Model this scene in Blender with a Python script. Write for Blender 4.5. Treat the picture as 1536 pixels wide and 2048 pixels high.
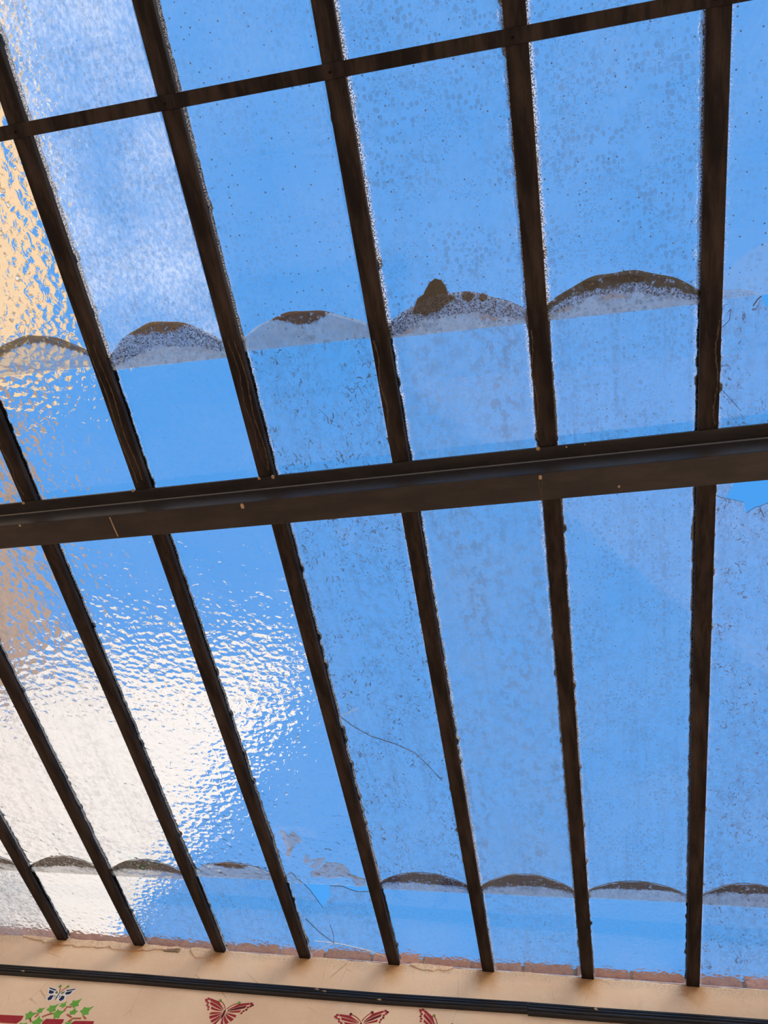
import bpy, bmesh, math, random
from mathutils import Vector, Matrix
from mathutils.geometry import tessellate_polygon
random.seed(7)
for o in list(bpy.data.objects): bpy.data.objects.remove(o)
SC = bpy.context.scene
COL = SC.collection

# ------------------------------------------------------------------ camera
S = 0.42                      # spacing of the glazing bars, metres
PITCH = math.radians(15.0)    # the roof rises towards the house wall
CA, SA = math.cos(PITCH), math.sin(PITCH)
F_PX = 1627.26
CAM = Vector((0.48952, -2.80888, -2.91851))
RIGHT = Vector((0.97137529, 0.11313688, 0.20887816))
UP = Vector((0.05760713, -0.9652453, 0.2549175))
BACK = Vector((0.23045924, -0.23558769, -0.94413293))
cam_d = bpy.data.cameras.new('camera')
cam_d.sensor_fit = 'VERTICAL'; cam_d.sensor_height = 24.0
cam_d.lens = F_PX / 2048.0 * 24.0
cam_d.clip_start = 0.05; cam_d.clip_end = 300
cam = bpy.data.objects.new('camera', cam_d); COL.objects.link(cam)
m = Matrix.Identity(4)
for i in range(3):
    m[i][0], m[i][1], m[i][2], m[i][3] = RIGHT[i], UP[i], BACK[i], CAM[i]
cam.matrix_world = m
SC.camera = cam

# ------------------------------------------------------------------ sky, sun, exposure
W = bpy.data.worlds.new('sky'); SC.world = W; W.use_nodes = True
wn = W.node_tree.nodes; wl = W.node_tree.links; wn.clear()
wo = wn.new('ShaderNodeOutputWorld'); wb = wn.new('ShaderNodeBackground')
tc = wn.new('ShaderNodeTexCoord'); sx = wn.new('ShaderNodeSeparateXYZ'); cr = wn.new('ShaderNodeValToRGB')
wl.new(tc.outputs['Generated'], sx.inputs[0]); wl.new(sx.outputs['Z'], cr.inputs[0])
wl.new(cr.outputs[0], wb.inputs[0]); wl.new(wb.outputs[0], wo.inputs[0])
els = cr.color_ramp.elements
els[0].position = 0.0; els[0].color = (1.0, 0.93, 0.82, 1)
els[1].position = 1.0; els[1].color = (0.068, 0.345, 0.88, 1)
for p, c in ((0.14, (0.62, 0.78, 0.95, 1)), (0.36, (0.15, 0.46, 0.95, 1)), (0.6, (0.082, 0.385, 0.95, 1))):
    e = els.new(p); e.color = c
wb.inputs[1].default_value = 1.0
SUN_DIR = Vector((0.56, -0.60, 0.574)).normalized()     # towards the sun
sd = bpy.data.lights.new('sun', 'SUN'); sd.energy = 4.2; sd.angle = math.radians(0.6); sd.color = (1.0, 0.90, 0.76)
sun = bpy.data.objects.new('sun', sd); COL.objects.link(sun)
sun.rotation_euler = SUN_DIR.to_track_quat('Z', 'Y').to_euler(); sun.location = (8, -9, 9)
vs = SC.view_settings
vs.view_transform = 'Standard'; vs.look = 'None'; vs.gamma = 1.0; vs.use_curve_mapping = False
vs.exposure = 0.0
CY = SC.cycles
CY.max_bounces = 9; CY.diffuse_bounces = 3; CY.glossy_bounces = 3; CY.transmission_bounces = 9; CY.transparent_max_bounces = 8
CY.use_adaptive_sampling = True; CY.adaptive_threshold = 0.04

# ------------------------------------------------------------------ mapping helpers
def ray(px, py):
    return (RIGHT * ((px - 768) / F_PX) - UP * ((py - 1024) / F_PX) - BACK).normalized()
def wall_at(px, py):                      # a point of the house wall (plane y = 0): x, z
    d = ray(px, py); p = CAM + d * (-CAM.y / d.y); return p.x, p.z
RN = Vector((0, -SA, CA))
def roof_at(px, py, n=0.0):               # roof coordinates (metres): across, along, at height n
    d = ray(px, py); t = (n - CAM.dot(RN)) / d.dot(RN); p = CAM + d * t
    return p.x, p.y * CA + p.z * SA
def ux(u): return (u - 6.0) * S           # bar number -> metres across

# ------------------------------------------------------------------ object helpers
def mesh_obj(name, verts, faces, mats, parent=None, fmat=None, smooth=False, uv=None):
    me = bpy.data.meshes.new(name); me.from_pydata([tuple(v) for v in verts], [], faces)
    for mt in (mats if isinstance(mats, (list, tuple)) else [mats]): me.materials.append(mt)
    if fmat:
        for p, k in zip(me.polygons, fmat): p.material_index = k
    if smooth:
        for p in me.polygons: p.use_smooth = True
    if uv:
        l = me.uv_layers.new(name='UVMap')
        for lp in me.loops: l.data[lp.index].uv = uv[lp.vertex_index]
    me.update()
    o = bpy.data.objects.new(name, me); COL.objects.link(o)
    if parent: o.parent = parent
    return o
def tag(o, label=None, cat=None, group=None, kind=None):
    for k, v in (('label', label), ('category', cat), ('group', group), ('kind', kind)):
        if v: o[k] = v
    return o
def empty(name, loc=(0, 0, 0), rot=(0, 0, 0)):
    o = bpy.data.objects.new(name, None); COL.objects.link(o); o.location = loc; o.rotation_euler = rot
    o.empty_display_size = 0.1
    return o
def box_data(x0, x1, y0, y1, z0, z1):
    v = [(x, y, z) for z in (z0, z1) for y in (y0, y1) for x in (x0, x1)]
    f = [(0, 2, 3, 1), (4, 5, 7, 6), (0, 1, 5, 4), (2, 6, 7, 3), (0, 4, 6, 2), (1, 3, 7, 5)]
    return v, f
def box(name, b, mat, parent=None, bevel=0.0):
    v, f = box_data(*b); o = mesh_obj(name, v, f, mat, parent)
    if bevel:
        bm = bmesh.new(); bm.from_mesh(o.data)
        bmesh.ops.bevel(bm, geom=bm.edges[:], offset=bevel, segments=2, profile=0.7, affect='EDGES')
        bm.to_mesh(o.data); bm.free()
    return o
def prism(outline, n0, n1, holes=()):
    """flat plate from an outline in x,y with holes; n0(x,y) underside, n1(x,y) top. faces tagged 0 under/edge, 1 top"""
    loops = [list(outline)] + [list(h) for h in holes]
    flat = [p for l in loops for p in l]; N = len(flat)
    tris = tessellate_polygon([[Vector((p[0], p[1], 0)) for p in l] for l in loops])
    verts = [(p[0], p[1], n0(*p)) for p in flat] + [(p[0], p[1], n1(*p)) for p in flat]
    faces, fm = [], []
    for t in tris:
        a, b, c = [flat[i] for i in t]
        ccw = (b[0]-a[0])*(c[1]-a[1]) - (b[1]-a[1])*(c[0]-a[0]) > 0
        t = tuple(t) if ccw else tuple(reversed(t))
        faces.append(tuple(i + N for i in t)); fm.append(1)
        faces.append(tuple(reversed(t))); fm.append(0)
    st = 0
    for li, l in enumerate(loops):
        k = len(l); area = sum(l[i][0]*l[(i+1) % k][1] - l[(i+1) % k][0]*l[i][1] for i in range(k))
        fwd = (area > 0) == (li == 0)
        for i in range(k):
            a, b = st + i, st + (i + 1) % k
            faces.append((a, b, b + N, a + N) if fwd else (b, a, a + N, b + N)); fm.append(0)
        st += k
    return verts, faces, fm

# ------------------------------------------------------------------ material helpers
class NT:
    def __init__(self, name):
        self.m = bpy.data.materials.new(name); self.m.use_nodes = True
        self.t = self.m.node_tree; self.t.nodes.clear()
        self.out = self.t.nodes.new('ShaderNodeOutputMaterial')
    def n(self, typ, ins=None, **kw):
        nd = self.t.nodes.new('ShaderNode' + typ)
        for k, v in kw.items(): setattr(nd, k, v)
        for k, v in (ins or {}).items(): self.put(nd.inputs[k], v)
        return nd
    def put(self, sock, v):
        if isinstance(v, bpy.types.Node): v = v.outputs[0]
        if isinstance(v, bpy.types.NodeSocket): self.t.links.new(v, sock)
        else: sock.default_value = v
    def math(self, op, a, b=0.0, c=None, clamp=False):
        nd = self.t.nodes.new('ShaderNodeMath'); nd.operation = op; nd.use_clamp = clamp
        self.put(nd.inputs[0], a); self.put(nd.inputs[1], b)
        if c is not None: self.put(nd.inputs[2], c)
        return nd.outputs[0]
    def step(self, x, lo, hi):
        nd = self.n('MapRange', {'Value': x, 'From Min': lo, 'From Max': hi}, interpolation_type='SMOOTHSTEP'); return nd.outputs[0]
    def obj(self, scale=(1, 1, 1), loc=(0, 0, 0)):
        t = self.n('TexCoord'); mp = self.n('Mapping', {'Vector': t.outputs['Object'], 'Scale': scale, 'Location': loc}); return mp.outputs[0]
    dim = '3D'
    def noise(self, vec, scale, detail=3.0, rough=0.55, dist=0.0):
        return self.n('TexNoise', noise_dimensions=self.dim, ins={'Vector': vec, 'Scale': scale, 'Detail': detail, 'Roughness': rough, 'Distortion': dist}).outputs['Fac']
    def mixc(self, f, a, b):
        nd = self.n('Mix', data_type='RGBA')
        self.put(nd.inputs[0], f); self.put(nd.inputs[6], a); self.put(nd.inputs[7], b); return nd.outputs[2]
    def mixs(self, f, a, b):
        nd = self.t.nodes.new('ShaderNodeMixShader')
        self.put(nd.inputs[0], f); self.put(nd.inputs[1], a); self.put(nd.inputs[2], b); return nd.outputs[0]
    def bump(self, h, dist, strength=1.0):
        return self.n('Bump', {'Height': h, 'Distance': dist, 'Strength': strength}).outputs[0]
    def done(self, s):
        self.t.links.new(s if isinstance(s, bpy.types.NodeSocket) else s.outputs[0], self.out.inputs[0]); return self.m
def c4(r, g, b): return (r, g, b, 1.0)

def clear_glass():
    t = NT('pane_glass')
    return t.done(t.n('BsdfGlass', {'Color': c4(.985, .992, .99), 'Roughness': 0.0, 'IOR': 1.46}))
GLASS = clear_glass()

def top_glass(name, seed, hammer=0.5, cell=40.0, haze=0.06, spots=0.0, specks=0.3, streak=0.0, fringe=0.5, spotcol=(.10, .11, .12), hazecol=(.62, .62, .60), crackle=0.0, mottle=0.0):
    """weather side of a pane: hammered relief plus dust film, rain spots, specks, mottling and run marks"""
    t = NT(name); t.dim = '2D'; L = (seed * 3.71, seed * 1.93, 0)
    v = t.obj(loc=L); raw = t.obj()
    def voro(vec, scale, feat, **kw): return t.n('TexVoronoi', voronoi_dimensions='2D', feature=feat, ins=dict({'Vector': vec, 'Scale': scale}, **kw))
    # relief
    vo = voro(t.n('Mapping', {'Vector': v, 'Scale': (1.0, 1.25, 1.0)}).outputs[0], cell, 'SMOOTH_F1', Smoothness=.5).outputs['Distance']
    nz = t.noise(v, cell * .85, 2.0, .55, .6)
    big = t.noise(v, 6.0, 0.0)
    h = t.math('ADD', t.math('MULTIPLY', vo, .75), t.math('MULTIPLY', nz, .8))
    h = t.math('ADD', h, t.math('MULTIPLY', big, 1.2))
    nrm = t.bump(h, 0.0011 * hammer)
    g = t.n('BsdfGlass', {'Color': c4(.985, .992, .99), 'Roughness': 0.0, 'IOR': 1.46, 'Normal': nrm}).outputs[0]
    cloudy = t.noise(v, 3.2, 4.0, .6)
    fine = t.noise(t.obj(scale=(1.0, .6, 1.0), loc=L), 95.0, 4.0, .68)
    a_haze = t.math('MULTIPLY', t.math('MULTIPLY', t.step(cloudy, .05, .85), t.math('ADD', .50, t.math('MULTIPLY', t.step(fine, .25, .75), .9))), haze)
    dark = []
    if streak:
        sn = t.noise(t.obj(scale=(26.0, 1.3, 1.0), loc=L), 1.0, 4.0, .6, .3)
        sp = t.noise(t.obj(scale=(1, .55, 1), loc=L), 90.0, 4.0, .75)
        dark.append(t.math('MULTIPLY', t.math('MULTIPLY', t.step(sn, .48, .70), t.step(sp, .40, .60)), streak))
    def dots(scale, thr, dens, sq=1.0):
        vv = voro(t.n('Mapping', {'Vector': v, 'Scale': (1.0, sq, 1.0)}).outputs[0], scale, 'F1', Randomness=1.0)
        pick = t.n('SeparateColor', {0: vv.outputs['Color']})
        r = t.math('MULTIPLY', t.math('ADD', .2, t.math('MULTIPLY', pick.outputs[1], .8)), thr)
        d = t.math('SUBTRACT', 1.0, t.step(t.math('SUBTRACT', vv.outputs['Distance'], r), -.05, .04))
        return t.math('MULTIPLY', d, t.math('LESS_THAN', pick.outputs[0], dens))
    if spots:
        patch = t.step(t.noise(v, 6.5, 3.0), .38, .58)
        dark.append(t.math('MULTIPLY', t.math('MULTIPLY', dots(78.0, .50, .7, .8), patch), spots))
        dark.append(t.math('MULTIPLY', t.math('MULTIPLY', dots(170.0, .55, .6), t.step(t.noise(v, 9.0, 3.0), .38, .58)), spots * .85))
    dark.append(t.math('MULTIPLY', dots(42.0, .10, .45), specks))
    if mottle:
        mv = t.noise(t.obj(scale=(1.0, .7, 1.0), loc=L), 34.0, 8.0, .78)
        reg = t.math('ADD', .35, t.math('MULTIPLY', t.step(t.noise(t.obj(scale=(7.0, 1.6, 1.0), loc=L), 1.0, 3.0), .35, .65), .65))
        dark.append(t.math('MULTIPLY', t.math('MULTIPLY', t.step(mv, .46, .60), reg), mottle))
    if crackle:
        cv = t.noise(t.obj(scale=(1.0, .62, 1.0), loc=L), 62.0, 3.0, .75, 1.5)
        dark.append(t.math('MULTIPLY', t.math('MULTIPLY', t.step(cv, .59, .65), t.step(t.noise(v, 7.0, 2.0), .3, .55)), crackle))
    # grime gathered beside the bars
    sxx = t.n('SeparateXYZ', {0: raw})
    fr = t.math('FRACT', t.math('ADD', t.math('DIVIDE', sxx.outputs['X'], S), 20.0))
    ed = t.math('ABSOLUTE', t.math('SUBTRACT', fr, .5))
    wob = t.math('MULTIPLY', t.math('SUBTRACT', t.noise(v, 30.0, 5.0, .75), .5), .06)
    edge = t.step(t.math('ADD', ed, wob), .405, .44)
    gr = t.noise(v, 260.0, 2.0)
    a_fr = t.math('MULTIPLY', t.math('MULTIPLY', edge, fringe), t.step(gr, .40, .60))
    dark.append(t.math('MULTIPLY', t.math('MULTIPLY', edge, fringe * .8), t.step(gr, .52, .40)))
    haz = t.n('BsdfTranslucent', {'Color': c4(*hazecol)}).outputs[0]
    frs = t.n('BsdfTranslucent', {'Color': c4(.75, .70, .72)}).outputs[0]
    drk = t.mixs(.35, t.n('BsdfDiffuse', {'Color': c4(*spotcol)}).outputs[0], t.n('BsdfTranslucent', {'Color': c4(*spotcol)}).outputs[0])
    s = t.mixs(a_fr, t.mixs(a_haze, g, haz), frs)
    dk = dark[0]
    for q in dark[1:]: dk = t.math('MAXIMUM', dk, q)
    return t.done(t.mixs(t.math('MINIMUM', dk, 1.0), s, drk))

def grime_mat(name, seed, b0=.35, b1=.75, fall=.35, film=.45, speck=.85, crust=.97, wob=.38, ochre=.6, crustcol=(.11, .065, .025)):
    t = NT(name); v = t.obj(loc=(seed * 2.3, seed * 5.1, 0))
    uv = t.n('SeparateXYZ', {0: t.n('TexCoord').outputs['UV']})
    s_, t_ = uv.outputs['X'], uv.outputs['Y']
    nz = t.math('SUBTRACT', t.noise(v, 26.0, 6.0, .62), .5)
    nl = t.math('SUBTRACT', t.noise(v, 9.0, 2.0), .5)
    fine = t.noise(v, 260.0, 3.0, .8)
    e = t.math('ABSOLUTE', t.math('SUBTRACT', t.math('MULTIPLY', s_, 2.0), 1.0))
    T = t.math('ADD', t_, t.math('ADD', t.math('MULTIPLY', nz, wob), t.math('MULTIPLY', nl, wob)))
    T = t.math('ADD', T, t.math('MULTIPLY', t.math('SUBTRACT', t.noise(v, 110.0, 5.0, .75), .5), .34))
    Tc = t.math('SUBTRACT', T, t.math('MULTIPLY', t.math('POWER', e, 2.0), fall))
    m_cr = t.math('MULTIPLY', t.step(Tc, b1, b1 + .10), t.step(t.noise(v, 75.0, 5.0, .7), .30, .46))
    m_sp = t.step(t.math('ADD', T, t.math('MULTIPLY', e, .18)), b0, b0 + .06)
    band = t.math('SUBTRACT', 1.0, t.step(t.math('ABSOLUTE', t.math('SUBTRACT', t.math('ADD', T, t.math('MULTIPLY', e, .18)), b0 - .03)), .0, .11))
    band = t.math('MULTIPLY', band, t.math('MULTIPLY', t.step(t.noise(v, 15.0, 2.0), .35, .6), ochre))
    spk = t.step(fine, .44, .56)
    pur = t.mixc(spk, c4(.62, .62, .74), c4(.045, .032, .045))
    cc = t.mixc(t.noise(v, 240.0, 3.0), c4(*[k * .35 for k in crustcol]), c4(*[k * 1.5 for k in crustcol]))
    col = t.mixc(m_sp, c4(.60, .61, .60), pur)
    col = t.mixc(band, col, c4(.48, .27, .10))
    col = t.mixc(m_cr, col, cc)
    fm = t.math('MULTIPLY', film, t.math('ADD', .65, t.math('MULTIPLY', t.noise(v, 40.0, 4.0), .7)))
    a = t.math('ADD', fm, t.math('MULTIPLY', m_sp, t.math('SUBTRACT', t.math('MULTIPLY', t.math('ADD', .40, t.math('MULTIPLY', spk, .60)), speck), fm)))
    a = t.math('MAXIMUM', a, t.math('MULTIPLY', band, .9))
    a = t.math('MAXIMUM', a, t.math('MULTIPLY', m_cr, crust), clamp=True)
    sh = t.mixs(.45, t.n('BsdfDiffuse', {'Color': col}).outputs[0], t.n('BsdfTranslucent', {'Color': col}).outputs[0])
    return t.done(t.mixs(a, t.n('BsdfTransparent').outputs[0], sh))

def paint_mat(name, base, hi, rough=.55, dust=.5, axis=(1, 1, 1), chips=(.30, .20, .12), spec=.3):
    t = NT(name); v = t.obj(scale=axis)
    a = t.noise(v, 9.0, 5.0, .65); b = t.noise(v, 70.0, 5.0, .75)
    col = t.mixc(t.math('MULTIPLY', t.step(a, .35, .75), dust), c4(*base), c4(*hi))
    col = t.mixc(t.math('MULTIPLY', t.step(b, .62, .80), .5), col, c4(*[k * .6 for k in chips]))
    col = t.mixc(t.step(t.noise(v, 38.0, 6.0, .8), .735, .76), col, c4(*chips))
    nr = t.bump(t.math('ADD', a, b), .0012, .6)
    return t.done(t.n('BsdfPrincipled', {'Base Color': col, 'Roughness': rough, 'Specular IOR Level': spec, 'Normal': nr}))

def simple_mat(name, col, rough=.8, var=.25, scale=20.0, spec=.3, bump=.0):
    t = NT(name); v = t.obj(); n = t.noise(v, scale, 5.0, .6)
    cc = t.mixc(n, c4(*[k * (1 - var) for k in col]), c4(*[min(1, k * (1 + var)) for k in col]))
    ins = {'Base Color': cc, 'Roughness': rough, 'Specular IOR Level': spec}
    if bump: ins['Normal'] = t.bump(n, bump)
    return t.done(t.n('BsdfPrincipled', ins))

BAR = paint_mat('brown_bar_paint', (.0085, .0048, .0040), (.060, .041, .030), .6, .8, (3.0, .5, 3.0), spec=.15)
BEAM = paint_mat('brown_beam_paint', (.011, .0075, .0068), (.036, .026, .021), .42, .7, (.8, 3.0, 3.0), spec=.4)
GLOSS = paint_mat('glossy_beam_paint', (.022, .019, .019), (.034, .029, .028), .32, .4, (.6, 3, 3), (.10, .07, .05), 1.0)
next(n for n in GLOSS.node_tree.nodes if n.type == 'BSDF_PRINCIPLED').inputs['Coat Weight'].default_value = .7
PUTTY = paint_mat('dark_putty', (.008, .005, .004), (.03, .02, .015), .95, .35, (1, 1, 1), (.16, .12, .09), .05)
DRIP = simple_mat('tan_paint_drip', (.40, .27, .15), .7, .4, 200.0)
CRACKLINE = simple_mat('white_glass_crack', (.85, .88, .9), .3, .05)
DARKCRACK = simple_mat('dark_glass_crack', (.10, .09, .10), .6, .2)
MOSS = simple_mat('brown_moss', (.085, .058, .018), .95, .7, 160.0, .05)
LICHEN = simple_mat('tan_lichen', (.22, .13, .04), .95, .6, 220.0, .05)
SHARDTOP = None

# ------------------------------------------------------------------ ground, house wall
FLOOR_Z = -4.47
def paving():
    t = NT('warm_paving'); v = t.obj()
    br = t.n('TexBrick', {'Vector': v, 'Color1': c4(.62, .50, .38), 'Color2': c4(.55, .44, .34), 'Mortar': c4(.36, .30, .25), 'Scale': 1.0, 'Mortar Size': .012, 'Brick Width': .5, 'Row Height': .5}, offset=0.0)
    col = t.mixc(t.math('MULTIPLY', t.noise(v, 3.0, 5.0), .5), br.outputs['Color'], c4(.45, .37, .30))
    return t.done(t.n('BsdfPrincipled', {'Base Color': col, 'Roughness': .85}))
fl = box('floor', (-30, 30, -40, 30, FLOOR_Z - .2, FLOOR_Z), paving()); tag(fl, 'warm stone paving of the courtyard floor', kind='structure')

def plaster():
    t = NT('peach_plaster'); v = t.obj(); sp = t.n('SeparateXYZ', {0: v})
    n1 = t.noise(v, 2.2, 5.0, .6); n2 = t.noise(v, 14.0, 6.0, .65); n3 = t.noise(v, 120.0, 3.0, .7)
    col = t.mixc(t.step(n1, .3, .7), c4(.80, .555, .37), c4(.86, .645, .46))
    col = t.mixc(t.math('MULTIPLY', t.step(n2, .52, .75), .45), col, c4(.86, .74, .60))
    col = t.mixc(t.math('MULTIPLY', t.step(t.noise(t.obj(scale=(9, 1, 2.5)), 1.0, 6.0, .7), .60, .78), .35), col, c4(.60, .40, .22))
    # mottled brown tone, stronger towards the top edge
    top = t.step(t.math('ADD', sp.outputs['Z'], t.math('MULTIPLY', t.math('SUBTRACT', n2, .5), .10)), -.055, .0)
    col = t.mixc(t.math('MULTIPLY', t.math('MULTIPLY', top, t.step(n3, .35, .7)), .55), col, c4(.36, .27, .18))
    # rust washed down from every bar end
    fr = t.math('SUBTRACT', t.math('FRACT', t.math('ADD', t.math('DIVIDE', t.math('ADD', sp.outputs['X'], t.math('MULTIPLY', t.math('SUBTRACT', n2, .5), .10)), S), 20.5)), .5)
    core = t.math('SUBTRACT', 1.0, t.step(t.math('ABSOLUTE', fr), .02, .17))
    runz = t.step(t.math('ADD', sp.outputs['Z'], t.math('MULTIPLY', t.math('SUBTRACT', n2, .5), .08)), -.15, -.015)
    rust = t.math('MULTIPLY', t.math('MULTIPLY', core, runz), t.math('ADD', .45, t.math('MULTIPLY', n2, .7)))
    col = t.mixc(t.math('MULTIPLY', rust, .85), col, c4(.50, .22, .05))
    # hairline scratches
    wv = t.n('TexVoronoi', {'Vector': t.n('Mapping', {'Vector': v, 'Scale': (7.0, 1.0, 3.5)}).outputs[0], 'Scale': 1.0}, feature='DISTANCE_TO_EDGE').outputs['Distance']
    cr = t.math('MULTIPLY', t.math('SUBTRACT', 1.0, t.step(t.math('ADD', wv, t.math('MULTIPLY', t.math('SUBTRACT', n3, .5), .02)), .002, .009)), t.step(t.noise(v, 3.7, 2.0), .52, .62))
    col = t.mixc(t.math('MULTIPLY', cr, .55), col, c4(.42, .27, .14))
    nr = t.bump(t.math('ADD', t.math('MULTIPLY', n2, .7), t.math('MULTIPLY', n3, .3)), .006, .8)
    return t.done(t.n('BsdfPrincipled', {'Base Color': col, 'Roughness': .9, 'Specular IOR Level': .15, 'Normal': nr}))
PLASTER = plaster()
WX0, WX1 = -7.4, 6.0
def ragged(x): return .016 + .55 * ( .006 * math.sin(x * 9.1) * math.sin(x * 3.7 + 1) + .004 * math.sin(x * 41.0 + 2 * math.sin(x * 13)) + .002 * math.sin(x * 113))
N = 520
wv_, wf_ = [], []
for i in range(N + 1):
    x = WX0 + (WX1 - WX0) * i / N; zt = ragged(x)
    wv_ += [(x, 0, FLOOR_Z), (x, 0, zt - .012), (x, .006, zt), (x, .30, zt + .002), (x, .30, FLOOR_Z)]
for i in range(N):
    a, b = i * 5, (i + 1) * 5
    for k in range(4): wf_.append((a + k, b + k, b + k + 1, a + k + 1))
wf_ += [(0, 1, 2, 3, 4), tuple(N * 5 + k for k in (4, 3, 2, 1, 0))]
WALL = mesh_obj('wall_front', wv_, wf_, PLASTER); tag(WALL, 'peach plastered house wall below the glass roof, painted with butterflies', kind='structure')

# flaked lip of old plaster along the top of the wall, on the left
def lip(x0, x1, z_of, name, seed):
    random.seed(seed); n = int((x1 - x0) / .02); top, bot = [], []
    for i in range(n + 1):
        x = x0 + (x1 - x0) * i / n; k = min(1, 4.0 * i / n, 4.0 * (n - i) / n)
        top.append((x, ragged(x) - .004)); bot.append((x, ragged(x) - .012 - k * (z_of + random.uniform(-.007, .007))))
    vv = [(x, -.006, z) for x, z in top] + [(x, -.0035 - random.random() * .003, z) for x, z in bot] + [(x, .001, z) for x, z in top] + [(x, .001, z) for x, z in bot]
    m_ = n + 1; ff = []
    for i in range(n):
        ff += [(i, i + m_, i + 1 + m_, i + 1), (i + m_, i + 3 * m_, i + 1 + 3 * m_, i + 1 + m_), (i, i + 1, i + 1 + 2 * m_, i + 2 * m_)]
    ff += [(0, 2 * m_, 3 * m_, m_), (n, n + m_, n + 3 * m_, n + 2 * m_)]
    return mesh_obj(name, vv, ff, PLASTER, WALL)
xa = wall_at(42, 1878)[0]
tag(lip(xa, wall_at(360, 1900)[0], .030, 'plaster_lip', 3), 'flaking plaster edge')
tag(lip(wall_at(378, 1905)[0], wall_at(432, 1908)[0], .05, 'plaster_lip', 4), 'cracked corner of plaster')
tag(lip(wall_at(820, 1935)[0], wall_at(905, 1940)[0], .018, 'plaster_lip', 5), 'flaking plaster edge')
# a bare stone showing in a gap of the plaster
sx0, sz0 = wall_at(344, 1901)
st = box('exposed_stone', (sx0 - .04, sx0 + .04, -.005, .01, sz0 - .010, sz0 + .008), simple_mat('grey_brown_stone', (.25, .17, .11), .9, .5, 60.0), WALL, .004)

# bricks of the coping that stands behind the glass
def brick_mat(i):
    r = random.Random(i); k = r.uniform(.75, 1.15)
    return simple_mat('red_brick_%d' % i, (.23 * k, .105 * k, .080 * k), .95, .45, 35.0, .1, .004)
BRM = [brick_mat(i) for i in range(5)]
random.seed(21)
box('mortar_bed', (-4.6, 3.6, .032, .12, .004, .087), simple_mat('coping_mortar', (.17, .115, .095), .95, .3, 40.0, .1), WALL)
bx_ = -4.6; brick_meshes = []
for k in range(5):
    v, f = box_data(0, .215, .02, .125, .008, .096)
    me = mesh_obj('brick', v, f, BRM[k], WALL); bm = bmesh.new(); bm.from_mesh(me.data)
    bmesh.ops.bevel(bm, geom=bm.edges[:], offset=.007, segments=1, affect='EDGES')
    for vt in bm.verts: vt.co += Vector((random.uniform(-.004, .004), random.uniform(-.004, .004), random.uniform(-.003, .003)))
    bm.to_mesh(me.data); bm.free(); me.location.x = bx_; bx_ += .226; brick_meshes.append(me)
while bx_ < 3.6:
    o = random.choice(brick_meshes).copy(); COL.objects.link(o); o.location = (bx_, random.uniform(-.006, .006), random.uniform(-.005, .004))
    bx_ += .226

# ------------------------------------------------------------------ black ribbed trunking on the wall
def rubber():
    t = NT('black_trunking'); v = t.obj(scale=(.6, 4, 4))
    n = t.noise(v, 14.0, 5.0, .7)
    col = t.mixc(t.math('MULTIPLY', t.step(n, .45, .8), .5), c4(.010, .009, .010), c4(.05, .04, .035))
    return t.done(t.n('BsdfPrincipled', {'Base Color': col, 'Roughness': .42, 'Specular IOR Level': .45}))
TRUNK = rubber()
PROF = [(.0, .026), (-.010, .026), (-.014, .022), (-.014, .015), (-.010, .013), (-.010, .010), (-.017, .008), (-.018, .002), (-.013, -.001), (-.013, -.004),
        (-.020, -.007), (-.021, -.013), (-.015, -.016), (-.015, -.018), (-.018, -.021), (-.015, -.026), (.0, -.026)]
def trunking(name, pts, label, hs=1.0):
    v, f = [], []; k = len(PROF)
    for (x, z) in pts: v += [(x, -.0005 + py * hs, z + pz * hs) for py, pz in PROF]
    for i in range(len(pts) - 1):
        for j in range(k):
            a, b = i * k + j, i * k + (j + 1) % k
            f.append((a, a + k, b + k, b))
    f += [tuple(range(k)), tuple(reversed(range((len(pts) - 1) * k, len(pts) * k)))]
    o = mesh_obj(name, v, f, TRUNK); return tag(o, label, 'cable trunking', 'black trunking lengths on the house wall')
def mid(px, a, b):
    p, q = wall_at(px, a), wall_at(px, b); return ((p[0] + q[0]) / 2, (p[1] + q[1]) / 2)
L = [(-4.2, -.222)] + [mid(*q) for q in ((0, 1931, 1951), (130, 1940, 1960), (270, 1950, 1970), (400, 1961, 1981), (580, 1975, 1995), (760, 1990, 2009), (900, 1999, 2018), (1056, 2009, 2028))]
tr1 = trunking('cable_trunking', L, 'longer black ribbed trunking sagging across the wall above the painted ivy')
jx = L[-1][0] + .0015
Rr = [(jx, mid(1058, 2010, 2031)[1]), mid(1200, 2021, 2043), mid(1400, 2035, 2057), mid(1536, 2046, 2067), (3.4, -.15)]
tr2 = trunking('cable_trunking', Rr, 'black trunking length beyond the butt joint, with a paint fleck', 1.12)
fx, fz = wall_at(1192, 2029)
mesh_obj('paint_fleck', [(fx - .008, -.026, fz), (fx + .010, -.026, fz - .006), (fx + .002, -.0265, fz + .012), (fx, -.020, fz)], [(0, 1, 2), (0, 3, 1), (1, 3, 2), (2, 3, 0)], DRIP, tr2)
for (px, py) in ((635, 1987), (760, 2008), (650, 1991), (48, 1950)):
    fx, fz = wall_at(px, py)
    mesh_obj('paint_fleck', [(fx - .012, -.024, fz), (fx + .012, -.024, fz - .003), (fx + .002, -.0245, fz + .004), (fx, -.016, fz)], [(0, 1, 2), (0, 3, 1), (1, 3, 2), (2, 3, 0)], DRIP, tr1)

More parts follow.
